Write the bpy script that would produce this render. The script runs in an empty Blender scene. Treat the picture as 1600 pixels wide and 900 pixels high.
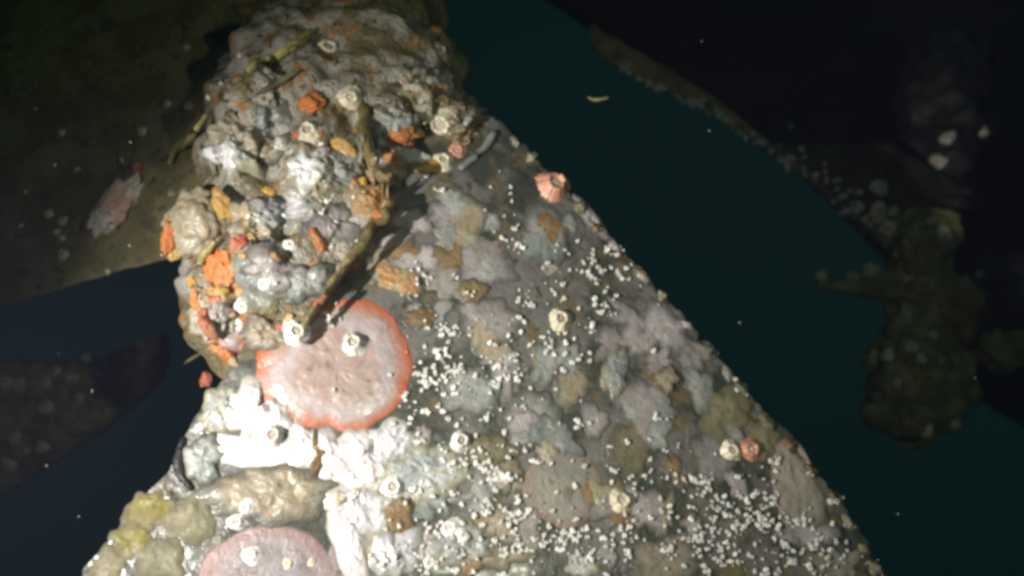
import bpy, bmesh, math, random
from mathutils import Vector, Matrix, noise
from mathutils.bvhtree import BVHTree

sc = bpy.context.scene
COL = sc.collection
random.seed(7)
F = 1385.6                                   # focal length in pixels of a 1600 px wide frame (60 degree lens)


def P(px, py, d):                            # a point seen at (px, py), d metres in front of the camera
    return Vector(((px - 800) / F * d, d, -(py - 450) / F * d))


# ------------------------------------------------------------------ camera, water light, torch
cam = bpy.data.cameras.new('camera')
cam.sensor_width = 36
cam.lens = 36 * F / 1600
cam.clip_start = 0.02
cam.clip_end = 200
cam.dof.use_dof = True
cam.dof.focus_distance = 0.77
cam.dof.aperture_fstop = 4.2
co = bpy.data.objects.new('camera', cam)
co.rotation_euler = (math.radians(90), 0, 0)
COL.objects.link(co)
sc.camera = co

w = bpy.data.worlds.new('World')
sc.world = w
w.use_nodes = True
bg = w.node_tree.nodes['Background']
bg.inputs[0].default_value = (0.10, 1.0, 0.86, 1)      # open water, even in every direction
bg.inputs[1].default_value = 0.0090

sun = bpy.data.lights.new('sun', 'SUN')                # what is left of the daylight at depth
sun.energy = 0.05
sun.color = (0.35, 0.9, 1.0)
sun.angle = math.radians(25)
so = bpy.data.objects.new('sun', sun)
so.rotation_euler = (math.radians(20), math.radians(10), 0)
COL.objects.link(so)

torch = bpy.data.lights.new('torch_or_fill', 'SPOT')      # the diver's lamp that lights the picture, left of the camera
torch.energy = 48
torch.color = (1.0, 0.94, 0.86)
torch.spot_size = math.radians(69)
torch.spot_blend = 1.0
torch.shadow_soft_size = 0.012
to = bpy.data.objects.new('torch_or_fill', torch)
TP = Vector((-0.46, 0.18, -0.05))
to.location = TP
to.rotation_euler = (P(510, 665, 0.75) - TP).to_track_quat('-Z', 'Y').to_euler()
COL.objects.link(to)

fill_lamp = bpy.data.lights.new('torch_or_fill', 'SPOT')      # added fill spot near the camera; lights far metal, softens shadows
fill_lamp.energy = 8
fill_lamp.color = (0.96, 1.0, 0.74)
fill_lamp.spot_size = math.radians(80)
fill_lamp.spot_blend = 1.0
fill_lamp.shadow_soft_size = 0.012
l2 = bpy.data.objects.new('torch_or_fill', fill_lamp)
l2.location = (0.26, -0.10, 0.14)
l2.rotation_euler = (P(900, 430, 1.0) - Vector((0.26, -0.10, 0.14))).to_track_quat('-Z', 'Y').to_euler()
COL.objects.link(l2)

sc.view_settings.view_transform = 'Standard'
sc.view_settings.look = 'None'
sc.view_settings.exposure = 0
sc.view_settings.gamma = 1
sc.render.engine = 'CYCLES'
sc.cycles.use_denoising = True
sc.cycles.filter_width = 3.6
sc.cycles.max_bounces = 5
sc.cycles.volume_bounces = 0


# ------------------------------------------------------------------ materials
def nodes(name):
    m = bpy.data.materials.new(name)
    m.use_nodes = True
    nt = m.node_tree
    b = nt.nodes['Principled BSDF']
    return m, nt, b


def N(nt, t, **kw):
    n = nt.nodes.new(t)
    for k, v in kw.items():
        if isinstance(v, dict):
            for a, c in v.items():
                n.inputs[a].default_value = c
        else:
            setattr(n, k, v)
    return n


def ramp(nt, fac, lo, hi):
    r = N(nt, 'ShaderNodeMapRange', clamp=True)
    r.interpolation_type = 'SMOOTHSTEP'
    r.inputs[1].default_value = lo
    r.inputs[2].default_value = hi
    nt.links.new(fac, r.inputs[0])
    return r.outputs[0]


def mixc(nt, fac, a, b):
    m = N(nt, 'ShaderNodeMix', data_type='RGBA')
    if isinstance(fac, (int, float)):
        m.inputs[0].default_value = fac
    else:
        nt.links.new(fac, m.inputs[0])
    for s, v in ((6, a), (7, b)):
        if isinstance(v, tuple):
            m.inputs[s].default_value = (*v, 1)
        else:
            nt.links.new(v, m.inputs[s])
    return m.outputs[2]


def crust(name, c1, c2, rim=None, pit=None, cell=420, nscale=45, bump=0.6, rough=(0.35, 0.7), spots=None, rimw=(0.72, 0.93), coat=0.0, ring=None):
    """Marine crust: two mottled colours, dark pits, an optional coloured growing margin, zooid-sized relief."""
    m, nt, b = nodes(name)
    tc = N(nt, 'ShaderNodeTexCoord')
    geo = N(nt, 'ShaderNodeNewGeometry')
    pos = geo.outputs['Position']
    n1 = N(nt, 'ShaderNodeTexNoise', inputs={'Scale': nscale, 'Detail': 5, 'Roughness': 0.62}) if False else N(nt, 'ShaderNodeTexNoise')
    n1.inputs['Scale'].default_value = nscale
    n1.inputs['Detail'].default_value = 6
    n1.inputs['Roughness'].default_value = 0.62
    nt.links.new(pos, n1.inputs['Vector'])
    c = mixc(nt, ramp(nt, n1.outputs[0], 0.43, 0.57), c1, c2)
    n3 = N(nt, 'ShaderNodeTexNoise')
    n3.inputs['Scale'].default_value = nscale * 2.3
    n3.inputs['Detail'].default_value = 4
    nt.links.new(pos, n3.inputs['Vector'])
    if spots:
        c = mixc(nt, ramp(nt, n3.outputs[0], 0.56, 0.66), c, spots)
    if pit:
        n4 = N(nt, 'ShaderNodeTexNoise')
        n4.inputs['Scale'].default_value = nscale * 5
        n4.inputs['Detail'].default_value = 3
        nt.links.new(pos, n4.inputs['Vector'])
        c = mixc(nt, ramp(nt, n4.outputs[0], 0.60, 0.70), c, pit)
    if ring:                                # a paler band between the middle and the margin
        at = N(nt, 'ShaderNodeAttribute', attribute_name='edge')
        a2 = N(nt, 'ShaderNodeMath', operation='MULTIPLY_ADD')
        nt.links.new(n1.outputs[0], a2.inputs[0])
        a2.inputs[1].default_value = 0.9
        nt.links.new(at.outputs['Fac'], a2.inputs[2])
        up, dn = ramp(nt, a2.outputs[0], 0.95, 1.08), ramp(nt, a2.outputs[0], 1.30, 1.15)
        mu = N(nt, 'ShaderNodeMath', operation='MULTIPLY')
        nt.links.new(up, mu.inputs[0])
        nt.links.new(dn, mu.inputs[1])
        c = mixc(nt, mu.outputs[0], c, ring)
    if rim:
        at = N(nt, 'ShaderNodeAttribute', attribute_name='edge')
        add = N(nt, 'ShaderNodeMath', operation='MULTIPLY_ADD')
        nt.links.new(n1.outputs[0], add.inputs[0])
        add.inputs[1].default_value = 0.30
        sub = N(nt, 'ShaderNodeMath', operation='SUBTRACT')
        nt.links.new(at.outputs['Fac'], sub.inputs[0])
        sub.inputs[1].default_value = 0.15
        nt.links.new(sub.outputs[0], add.inputs[2])
        c = mixc(nt, ramp(nt, add.outputs[0], *rimw), c, rim)
    oi = N(nt, 'ShaderNodeObjectInfo')
    hs = N(nt, 'ShaderNodeHueSaturation')
    mr = N(nt, 'ShaderNodeMapRange')
    mr.inputs[3].default_value = 0.75
    mr.inputs[4].default_value = 1.2
    nt.links.new(oi.outputs['Random'], mr.inputs[0])
    nt.links.new(mr.outputs[0], hs.inputs['Value'])
    nt.links.new(c, hs.inputs['Color'])
    nt.links.new(hs.outputs[0], b.inputs['Base Color'])
    r = N(nt, 'ShaderNodeMapRange')
    r.inputs[3].default_value, r.inputs[4].default_value = rough
    nt.links.new(n3.outputs[0], r.inputs[0])
    r.inputs[1].default_value, r.inputs[2].default_value = 0.35, 0.65
    nt.links.new(r.outputs[0], b.inputs['Roughness'])
    v = N(nt, 'ShaderNodeTexVoronoi')
    v.inputs['Scale'].default_value = cell
    nt.links.new(pos, v.inputs['Vector'])
    n5 = N(nt, 'ShaderNodeTexNoise')
    n5.inputs['Scale'].default_value = 170
    n5.inputs['Detail'].default_value = 5
    nt.links.new(pos, n5.inputs['Vector'])
    hsum = N(nt, 'ShaderNodeMath', operation='MULTIPLY_ADD')
    nt.links.new(v.outputs['Distance'], hsum.inputs[0])
    hsum.inputs[1].default_value = -0.25
    nt.links.new(n5.outputs[0], hsum.inputs[2])
    bp = N(nt, 'ShaderNodeBump')
    bp.inputs['Strength'].default_value = bump
    bp.inputs['Distance'].default_value = 0.004
    nt.links.new(hsum.outputs[0], bp.inputs['Height'])
    nt.links.new(bp.outputs[0], b.inputs['Normal'])
    if coat:
        b.inputs['Coat Weight'].default_value = coat
        b.inputs['Coat Roughness'].default_value = 0.15
    return m


M = {}
BL = (0.065, 0.066, 0.055)
SOFT = dict(rimw=(0.45, 1.0), rim=BL, bump=0.35, rough=(0.3, 0.65), coat=0.1)
M['blade'] = crust('fouled_blade_metal', (0.042, 0.048, 0.038), (0.118, 0.115, 0.107), pit=(0.05, 0.038, 0.018), spots=(0.10, 0.078, 0.04), nscale=19, bump=0.3, rough=(0.2, 0.5), coat=0.3)
M['hub'] = crust('fouled_hub_metal', (0.15, 0.125, 0.062), (0.33, 0.315, 0.265), pit=(0.05, 0.035, 0.015), spots=(0.31, 0.15, 0.045), nscale=26, bump=0.9, rough=(0.22, 0.6), coat=0.06)
M['nut'] = crust('olive_slime_metal', (0.075, 0.075, 0.03), (0.14, 0.14, 0.07), pit=(0.04, 0.035, 0.015), nscale=26, bump=0.7)
M['far'] = crust('olive_film_metal', (0.17, 0.15, 0.06), (0.25, 0.225, 0.10), pit=(0.10, 0.09, 0.045), spots=(0.13, 0.12, 0.07), nscale=16, bump=0.6)
M['farhub'] = crust('dark_slime_metal', (0.17, 0.165, 0.055), (0.30, 0.285, 0.12), pit=(0.05, 0.045, 0.02), nscale=22, bump=0.9)
M['shade'] = crust('shaded_metal', (0.03, 0.03, 0.015), (0.055, 0.052, 0.028), nscale=26)  # near-black copy of the far metal, painting the blade foot's shade
M['brown'] = crust('brown_slime', (0.105, 0.082, 0.028), (0.18, 0.14, 0.05), pit=(0.06, 0.045, 0.015), nscale=60)
M['mauve'] = crust('mauve_grey_crust', (0.235, 0.215, 0.21), (0.31, 0.285, 0.285), pit=(0.17, 0.16, 0.13), **SOFT)
M['grey'] = crust('grey_green_crust', (0.20, 0.225, 0.21), (0.29, 0.295, 0.275), pit=(0.13, 0.14, 0.11), **SOFT)
M['tan'] = crust('tan_crust', (0.22, 0.195, 0.13), (0.27, 0.245, 0.19), pit=(0.16, 0.13, 0.07), spots=(0.30, 0.21, 0.12), **SOFT)
M['olive'] = crust('olive_crust', (0.12, 0.115, 0.062), (0.175, 0.16, 0.10), pit=(0.10, 0.09, 0.045), rim=(0.088, 0.08, 0.045), rimw=(0.45, 1.0), bump=0.3, rough=(0.5, 0.8))
M['yellow'] = crust('mustard_crust', (0.16, 0.14, 0.016), (0.15, 0.13, 0.045), pit=(0.16, 0.14, 0.05), rim=(0.088, 0.08, 0.045), rimw=(0.45, 1.0), bump=0.3, rough=(0.5, 0.8))
M['brownpatch'] = crust('brown_crust', (0.15, 0.095, 0.04), (0.21, 0.15, 0.07), pit=(0.07, 0.045, 0.02), **SOFT)
M['white'] = crust('glare_white_lime_crust', (0.84, 0.80, 0.82), (0.80, 0.72, 0.75), pit=(0.45, 0.40, 0.26), spots=(0.72, 0.62, 0.65), rim=(0.42, 0.41, 0.37), rimw=(0.55, 1.0), rough=(0.12, 0.4), nscale=60, bump=0.35, coat=0.6)  # real crust, with the torch glare painted in as extra white
M['bluish'] = crust('bluish_lime_crust', (0.24, 0.265, 0.265), (0.35, 0.36, 0.345), pit=(0.22, 0.215, 0.13), spots=(0.32, 0.29, 0.18), rim=(0.20, 0.195, 0.12), rimw=(0.55, 1.0), nscale=50, bump=0.45, rough=(0.12, 0.5))
M['rimmed'] = crust('orange_margined_colony', (0.36, 0.275, 0.245), (0.37, 0.27, 0.235), rim=(0.46, 0.105, 0.03), pit=(0.24, 0.2, 0.16), spots=(0.31, 0.28, 0.25), nscale=22, bump=0.22, rimw=(0.74, 1.02), ring=(0.40, 0.345, 0.345), rough=(0.22, 0.5), coat=0.3)
M['pinkrim'] = crust('pink_margined_colony', (0.20, 0.175, 0.18), (0.25, 0.23, 0.235), rim=(0.31, 0.175, 0.155), pit=(0.13, 0.08, 0.05), nscale=26, bump=0.4, rimw=(0.45, 1.25), ring=(0.25, 0.23, 0.235))
M['redrim'] = crust('red_margined_colony', (0.20, 0.20, 0.165), (0.27, 0.245, 0.21), rim=(0.20, 0.115, 0.08), pit=(0.13, 0.125, 0.09), nscale=22, bump=0.35, rimw=(0.6, 1.2))
M['orange'] = crust('orange_sponge', (0.46, 0.125, 0.028), (0.40, 0.18, 0.06), pit=(0.22, 0.08, 0.025), nscale=70, bump=0.7)
M['ochre'] = crust('ochre_sponge', (0.44, 0.25, 0.05), (0.40, 0.27, 0.09), pit=(0.22, 0.12, 0.03), nscale=60, bump=0.4)
M['rust'] = crust('rust_brown_sponge', (0.38, 0.20, 0.07), (0.34, 0.25, 0.13), pit=(0.2, 0.1, 0.03), nscale=50, rim=(0.22, 0.17, 0.09), rimw=(0.6, 1.0))
M['red'] = crust('red_sponge', (0.34, 0.085, 0.05), (0.36, 0.17, 0.10), pit=(0.22, 0.05, 0.035), nscale=60)
M['pale'] = crust('pale_lime_and_glare_film', (0.56, 0.56, 0.585), (0.44, 0.46, 0.47), pit=(0.26, 0.25, 0.15), spots=(0.52, 0.46, 0.48), rim=(0.30, 0.30, 0.24), rimw=(0.5, 1.05), nscale=50, bump=0.3, rough=(0.12, 0.4), coat=0.5)  # pale film, whitened so the lower crusts carry the hot spot's glow
M['pinkwhite'] = crust('pink_and_white_sponge', (0.85, 0.78, 0.74), (0.72, 0.45, 0.36), pit=(0.35, 0.2, 0.12), spots=(0.55, 0.50, 0.38), nscale=34)
M['weed'] = crust('yellow_weed', (0.26, 0.23, 0.06), (0.36, 0.33, 0.13), nscale=120, rough=(0.2, 0.45))
M['gloom'] = crust('gloom_black', (0.012, 0.013, 0.012), (0.02, 0.02, 0.019), nscale=60)  # near-black colour paints shadow and unlit dark onto its parts
M['shell'] = crust('cream_barnacle_shell', (0.72, 0.67, 0.46), (0.66, 0.62, 0.50), pit=(0.4, 0.35, 0.18), nscale=160, cell=900, rough=(0.2, 0.5), bump=0.3)
M['shellw'] = crust('white_barnacle_shell_and_glint', (0.78, 0.77, 0.76), (0.70, 0.69, 0.68), pit=(0.5, 0.45, 0.35), nscale=160, cell=900, rough=(0.15, 0.45), bump=0.3)
M['shellp'] = crust('pink_barnacle_shell', (0.58, 0.26, 0.19), (0.62, 0.34, 0.22), pit=(0.4, 0.2, 0.1), nscale=160, cell=900, rough=(0.2, 0.5), bump=0.3)
M['lid'] = crust('barnacle_lid', (0.42, 0.36, 0.28), (0.5, 0.45, 0.36), nscale=300, cell=900)
M['tube'] = crust('white_worm_tube_and_glint', (0.84, 0.83, 0.80), (0.76, 0.76, 0.70), nscale=200, cell=1200, rough=(0.15, 0.4), bump=0.1)


# ------------------------------------------------------------------ helpers
def mesh_obj(name, verts, faces, mat, parent=None, loc=None, attr=None, smooth=True):
    me = bpy.data.meshes.new(name)
    me.from_pydata([tuple(v) for v in verts], [], faces)
    me.update()
    if smooth:
        me.polygons.foreach_set('use_smooth', [True] * len(me.polygons))
    if attr:
        a = me.attributes.new('edge', 'FLOAT', 'POINT')
        a.data.foreach_set('value', attr)
    me.materials.append(mat)
    o = bpy.data.objects.new(name, me)
    if loc is not None:
        o.location = loc
    COL.objects.link(o)
    if parent:
        o.parent = parent
    return o


def empty(name, loc=(0, 0, 0)):
    o = bpy.data.objects.new(name, None)
    o.empty_display_size = 0.02
    o.location = loc
    COL.objects.link(o)
    return o


def tag(o, label=None, cat=None, group=None, kind=None):
    if label: o['label'] = label
    if cat: o['category'] = cat
    if group: o['group'] = group
    if kind: o['kind'] = kind
    return o


def fbm(p, sc_, octv=4):
    return noise.fractal(p * sc_, 0.9, 2.0, octv)


def interp(tab, t):
    for (t0, a), (t1, b) in zip(tab, tab[1:]):
        if t <= t1:
            k = max(0, min(1, (t - t0) / (t1 - t0)))
            if isinstance(a, tuple):
                return tuple(x + (y - x) * k for x, y in zip(a, b))
            return a + (b - a) * k
    return tab[-1][1]


SOLIDS = []                                  # (verts, faces) in world space for placing growth on the metal


def solid(verts, faces):
    SOLIDS.append((verts, faces))


def sheet(name, mat, parent, left, right, depth, nu, nv, tmax, thick, bumpamp, bumpsc, camber=0.0, seed=0.0):
    """A propeller blade: a cambered foil between its two edge curves, closed front, back and rims."""
    front, back = [], []
    for j in range(nv + 1):
        t = tmax * j / nv
        lx, ly = interp(left, t)
        rx, ry = interp(right, t)
        for i in range(nu + 1):
            u = 0.5 - 0.5 * math.cos(math.pi * i / nu)
            px, py = lx + (rx - lx) * u, ly + (ry - ly) * u
            d = depth(px, py)
            p = P(px, py, d)
            q = p + Vector((seed, seed, 0))
            foil = math.sqrt(max(0, 4 * u * (1 - u))) * min(1, math.sqrt(max(0, (tmax - t) * 6)))
            jag = (0.0035 * fbm(q, 30, 3) + 0.0035 * noise.noise(q * 140)) * (1 - foil)
            bump = bumpamp * (fbm(q, bumpsc, 5) * 0.7 + 0.35 * noise.noise(q * bumpsc * 5))
            front.append(p + Vector((jag, -camber * foil - bump * (0.3 + 0.7 * foil), jag)))
            back.append(p + Vector((jag, thick * (0.12 + 0.88 * foil), jag)))
    faces = []
    W = nu + 1
    n = len(front)
    for j in range(nv):
        for i in range(nu):
            a = j * W + i
            faces.append((a, a + W, a + W + 1, a + 1))
            faces.append((n + a, n + a + 1, n + a + W + 1, n + a + W))
    for j in range(nv):
        a, b = j * W, j * W + nu
        faces.append((a, n + a, n + a + W, a + W))
        faces.append((b, b + W, n + b + W, n + b))
    for i in range(nu):
        faces.append((i, i + 1, n + i + 1, n + i))
        a = nv * W + i
        faces.append((a, n + a, n + a + 1, a + 1))
    v = front + back
    solid(v, faces)
    return mesh_obj(name, v, faces, mat, parent)


def revolve(name, mat, parent, A, B, prof, nseg, nring, amp, sc1, seed, amp2=0.0, sc2=60):
    ax = (B - A)
    L = ax.length
    ax.normalize()
    e1 = ax.orthogonal().normalized()
    e2 = ax.cross(e1)
    verts = []
    for j in range(nring + 1):
        t = j / nring
        r = interp(prof, t)
        for i in range(nseg):
            a = 2 * math.pi * i / nseg
            dirn = e1 * math.cos(a) + e2 * math.sin(a)
            c = A + ax * (L * t)
            p = c + dirn * r
            q = p + Vector((seed, 0, seed))
            s = amp * fbm(q, sc1, 3) + amp2 * noise.noise(q * sc2)
            k = min(1, r / 0.05)
            verts.append(p + dirn * s * k - ax * s * (1 - k))
    faces = []
    for j in range(nring):
        for i in range(nseg):
            a, b = j * nseg + i, j * nseg + (i + 1) % nseg
            faces.append((a, b, b + nseg, a + nseg))
    faces.append(tuple(reversed(range(nseg))))
    faces.append(tuple(range(nring * nseg, nring * nseg + nseg)))
    solid(verts, faces)
    return mesh_obj(name, verts, faces, mat, parent)


def tube_mesh(pts, rads, nseg=8, wob=0.0, seed=0.0):
    verts, faces = [], []
    for k, p in enumerate(pts):
        d = (pts[min(k + 1, len(pts) - 1)] - pts[max(k - 1, 0)]).normalized()
        e1 = d.orthogonal().normalized()
        e2 = d.cross(e1)
        for i in range(nseg):
            a = 2 * math.pi * i / nseg
            v = e1 * math.cos(a) + e2 * math.sin(a)
            r = rads[k] * (1 + wob * noise.noise((p + v * rads[k]) * 90 + Vector((seed, 0, 0))))
            verts.append(p + v * r)
    for k in range(len(pts) - 1):
        for i in range(nseg):
            a, b = k * nseg + i, k * nseg + (i + 1) % nseg
            faces.append((a, b, b + nseg, a + nseg))
    faces.append(tuple(reversed(range(nseg))))
    faces.append(tuple(range((len(pts) - 1) * nseg, len(pts) * nseg)))
    return verts, faces


def path(pts, n):                             # resample a polyline smoothly
    out = []
    m = len(pts) - 1
    for k in range(n + 1):
        s = m * k / n
        i = min(int(s), m - 1)
        f = s - i
        p0, p1, p2, p3 = pts[max(i - 1, 0)], pts[i], pts[i + 1], pts[min(i + 2, m)]
        out.append(0.5 * ((2 * p1) + (p2 - p0) * f + (2 * p0 - 5 * p1 + 4 * p2 - p3) * f * f + (3 * p1 - p0 - 3 * p2 + p3) * f ** 3))
    return out


# ------------------------------------------------------------------ near propeller
def dblade(px, py):
    return 1 / (1.206 - 0.000168 * px + 0.000312 * py)


prop = empty('propeller', P(520, 300, 0.88))
tag(prop, 'big near ship propeller with a heavily overgrown hub and a broad speckled blade', 'propeller')
PARENT_INV = Matrix.Translation(-prop.location)


def under(o, parent):
    o.matrix_parent_inverse = Matrix.Translation(-parent.location)
    return o


left = [(0, (500, 300)), (0.15, (400, 500)), (0.25, (352, 588)), (0.4, (302, 655)), (0.5, (266, 735)), (0.6, (214, 785)), (0.7, (172, 842)),
        (0.8, (133, 885)), (1.0, (95, 985)), (1.2, (150, 1120)), (1.4, (360, 1260)), (1.5, (700, 1340))]
right = [(0, (735, 150)), (0.1, (795, 205)), (0.2, (850, 258)), (0.4, (985, 402)), (0.6, (1135, 570)), (0.8, (1290, 752)),
         (1.0, (1385, 905)), (1.2, (1425, 1050)), (1.4, (1330, 1240)), (1.5, (1000, 1340))]
under(sheet('blade', M['blade'], prop, left, right, dblade, 190, 200, 1.5, 0.03, 0.0015, 16, camber=0.004), prop)

left2 = [(0, (560, 330)), (0.3, (430, 360)), (0.5, (290, 395)), (0.8, (0, 478)), (1.3, (-420, 600)), (1.5, (-560, 500))]
right2 = [(0, (620, -60)), (0.3, (560, -240)), (0.5, (420, -420)), (0.8, (100, -560)), (1.3, (-520, -300)), (1.5, (-600, 300))]
under(sheet('blade', M['far'], prop, left2, right2, lambda x, y: 1 / (0.84 + 0.00014 * x + 0.00030 * y), 90, 90, 1.5, 0.03, 0.008, 9, camber=0.01, seed=5.0), prop)

under(revolve('hub', M['hub'], prop, P(374, 592, 0.785), P(574, 92, 1.03),
              [(0, 0.004), (0.03, 0.025), (0.08, 0.05), (0.16, 0.072), (0.3, 0.092), (0.52, 0.119), (0.72, 0.140), (0.86, 0.134), (0.93, 0.112),
               (0.98, 0.07), (1, 0.03)], 170, 170, 0.020, 17, 2.3, 0.007, 55), prop)
under(revolve('shaft_sleeve', M['farhub'], prop, P(570, 130, 1.06), P(640, -260, 1.5), [(0, 0.10), (0.3, 0.085), (1, 0.09)], 80, 70, 0.016, 16, 4.1, 0.006, 50), prop)


# the flange on the hub whose brown straight edge stands above the blade
def slab(name, mat, parent, quad, thick, n=36, amp=0.004, seed=1.0):
    a, b, c, d = quad
    fr, bk = [], []
    for j in range(n + 1):
        for i in range(n + 1):
            u, v = i / n, j / n
            p = (a * (1 - u) + b * u) * (1 - v) + (d * (1 - u) + c * u) * v
            e = min(u, 1 - u, v, 1 - v)
            rnd = 0.006 * (1 - min(1, e / 0.12)) ** 2
            s = amp * fbm(p + Vector((seed, 0, 0)), 38, 4)
            fr.append(p + Vector((s * 0.3, rnd - s, s * 0.3)))
            bk.append(p + Vector((0, thick - rnd, 0)))
    W = n + 1
    N_ = len(fr)
    faces = []
    for j in range(n):
        for i in range(n):
            q = j * W + i
            faces.append((q, q + 1, q + W + 1, q + W))
            faces.append((N_ + q, N_ + q + W, N_ + q + W + 1, N_ + q + 1))
    for i in range(n):
        q = n * W + i
        faces += [(i, N_ + i, N_ + i + 1, i + 1), (q, q + 1, N_ + q + 1, N_ + q)]
        l, r = i * W, i * W + n
        faces += [(l, l + W, N_ + l + W, N_ + l), (r, N_ + r, N_ + r + W, r + W)]
    v = fr + bk
    solid(v, faces)
    return mesh_obj(name, v, faces, mat, parent)


under(slab('flange', M['hub'], prop, (P(618, 308, 0.802), P(466, 524, 0.745), P(372, 470, 0.74), P(520, 262, 0.80)), 0.035), prop)
pts = path([P(614, 312, 0.80), P(596, 338, 0.786), P(566, 378, 0.772), P(525, 430, 0.757), P(474, 510, 0.739)], 28)
v, f = tube_mesh(pts, [0.0042 * (0.6 + 0.7 * math.sin(math.pi * min(1, (k_ + 3) / 22))) for k_ in range(len(pts))], 12, 1.3)
e = under(mesh_obj('flange_edge', v, f, M['brown'], prop), prop)
solid(v, f)
pts = path([P(563, 112, 0.86), P(568, 170, 0.83), P(574, 225, 0.80), P(586, 262, 0.785), P(612, 276, 0.785)], 22)
v, f = tube_mesh(pts, [0.0055] * len(pts), 10, 0.9, 3.0)
under(mesh_obj('rib', v, f, M['brown'], prop), prop)
solid(v, f)


def dome(name, mat, parent, c, rx, ry, rz, amp, sc1, seed, sub=5):
    bm = bmesh.new()
    bmesh.ops.create_icosphere(bm, subdivisions=sub, radius=1)
    vs = []
    for q in bm.verts:
        p = Vector((q.co.x * rx, q.co.y * ry, q.co.z * rz))
        p += q.co * amp * fbm(p + c + Vector((seed, 0, 0)), sc1, 3)
        vs.append(c + p)
    fs = [tuple(x.index for x in g.verts) for g in bm.faces]
    bm.free()
    solid(vs, fs)
    return mesh_obj(name, vs, fs, mat, parent)


under(dome('end_nut', M['nut'], prop, P(572, 82, 0.93), 0.046, 0.05, 0.038, 0.008, 30, 4.0), prop)

under(dome('bolt_head', M['nut'], prop, P(686, 108, 0.96), 0.034, 0.034, 0.034, 0.01, 30, 5.0, 4), prop)

# ------------------------------------------------------------------ second propeller, far right
prop2 = empty('propeller', P(1470, 420, 1.75))
tag(prop2, 'far dark propeller at the right with one slim speckled blade rising left', 'propeller')
left3 = [(0, (1405, 405)), (0.2, (1365, 372)), (0.35, (1290, 310)), (0.55, (1205, 240)), (0.7, (1110, 176)), (0.85, (1020, 138)), (0.93, (962, 104)), (0.98, (928, 72)), (1, (921, 44))]
right3 = [(0, (1420, 395)), (0.2, (1376, 362)), (0.35, (1297, 302)), (0.55, (1216, 232)), (0.7, (1135, 166)), (0.85, (1052, 112)), (0.93, (995, 78)), (0.98, (945, 50)), (1, (925, 38))]


def dfar(x, y):
    return 1 / (0.56 + 0.00004 * (1450 - x))


under(sheet('blade', M['far'], prop2, left3, right3, dfar, 60, 110, 1.0, 0.02, 0.008, 14, camber=0.015, seed=9.0), prop2)
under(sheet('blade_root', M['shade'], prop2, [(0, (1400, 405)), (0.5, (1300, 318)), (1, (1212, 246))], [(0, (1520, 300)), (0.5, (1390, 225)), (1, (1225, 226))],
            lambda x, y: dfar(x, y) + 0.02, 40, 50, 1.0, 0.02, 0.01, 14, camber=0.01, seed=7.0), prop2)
under(revolve('hub', M['farhub'], prop2, P(1432, 690, 1.66), P(1440, 330, 1.78),
              [(0, 0.01), (0.02, 0.03), (0.06, 0.07), (0.2, 0.088), (0.36, 0.082), (0.5, 0.055), (0.62, 0.05), (0.8, 0.06), (0.9, 0.065), (0.97, 0.05), (1, 0.02)],
              90, 120, 0.026, 13, 6.0, 0.012, 38), prop2)
under(revolve('shaft_sleeve', M['gloom'], prop2, P(1440, 420, 1.84), P(1490, 90, 2.05), [(0, 0.05), (0.2, 0.09), (1, 0.10)], 60, 50, 0.03, 10, 3.0, 0.01, 40), prop2)
under(revolve('blade_palm', M['gloom'], prop2, P(1470, 480, 1.84), P(1700, 520, 2.0), [(0, 0.03), (0.15, 0.12), (1, 0.16)], 60, 50, 0.04, 10, 5.0, 0.014, 40), prop2)  # palm and sleeve are blackened to paint the unlit right side
under(sheet('blade', M['farhub'], prop2, [(0, (1400, 470)), (0.5, (1330, 462)), (1, (1276, 452))], [(0, (1400, 420)), (0.5, (1340, 436)), (1, (1278, 440))],
            lambda x, y: 1.68, 24, 30, 1.0, 0.03, 0.008, 20, camber=0.02, seed=2.0), prop2)
under(dome('boss_cap', M['farhub'], prop2, P(1405, 652, 1.60), 0.062, 0.05, 0.036, 0.016, 20, 8.0), prop2)

backdrop = empty('dark_backdrop', P(1400, 300, 3.0))  # added black sheet, stands in for the dark water at the right
tag(backdrop, 'black sheet added to darken the right background behind the far propeller', 'dark backdrop')
under(sheet('backdrop_sheet', M['gloom'], backdrop, [(0, (560, -300)), (0.2, (770, -60)), (0.28, (935, 48)), (0.34, (1010, 92)), (0.47, (1140, 184)), (0.6, (1290, 302)), (0.7, (1390, 404)), (0.8, (1440, 560)), (0.9, (1560, 640)), (1, (1900, 720))],
            [(0, (2300, -500)), (0.5, (2400, 300)), (1, (2300, 1200))], lambda x, y: 3.0 + (x - 1000) * 0.0006, 60, 60, 1.0, 0.3, 0.05, 6, camber=0.12, seed=4.0), backdrop)

# ------------------------------------------------------------------ far strut, lower left
strut = empty('shaft_strut', P(90, 640, 1.35))
tag(strut, 'dim overgrown shaft strut in the dark blue water at the lower left', 'strut')
under(sheet('strut_arm', M['farhub'], strut, [(0, (245, 525)), (0.4, (130, 570)), (0.8, (-40, 560)), (1, (-240, 540))],
            [(0, (225, 620)), (0.4, (150, 680)), (0.8, (0, 780)), (1, (-200, 860))], lambda x, y: 1.35, 70, 70, 1.0, 0.08, 0.02, 12, camber=0.03, seed=3.0), strut)

# ------------------------------------------------------------------ placing growth on the metal
av, af = [], []
for vs, fs in SOLIDS:
    o_ = len(av)
    av += vs
    af += [tuple(i + o_ for i in g) for g in fs]
BVH = BVHTree.FromPolygons(av, af)


def regrow():                                # let what follows settle on the growth made so far
    global BVH
    av, af = [], []
    for vs, fs in SOLIDS:
        o_ = len(av)
        av += vs
        af += [tuple(i + o_ for i in g) for g in fs]
    BVH = BVHTree.FromPolygons(av, af)



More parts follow.
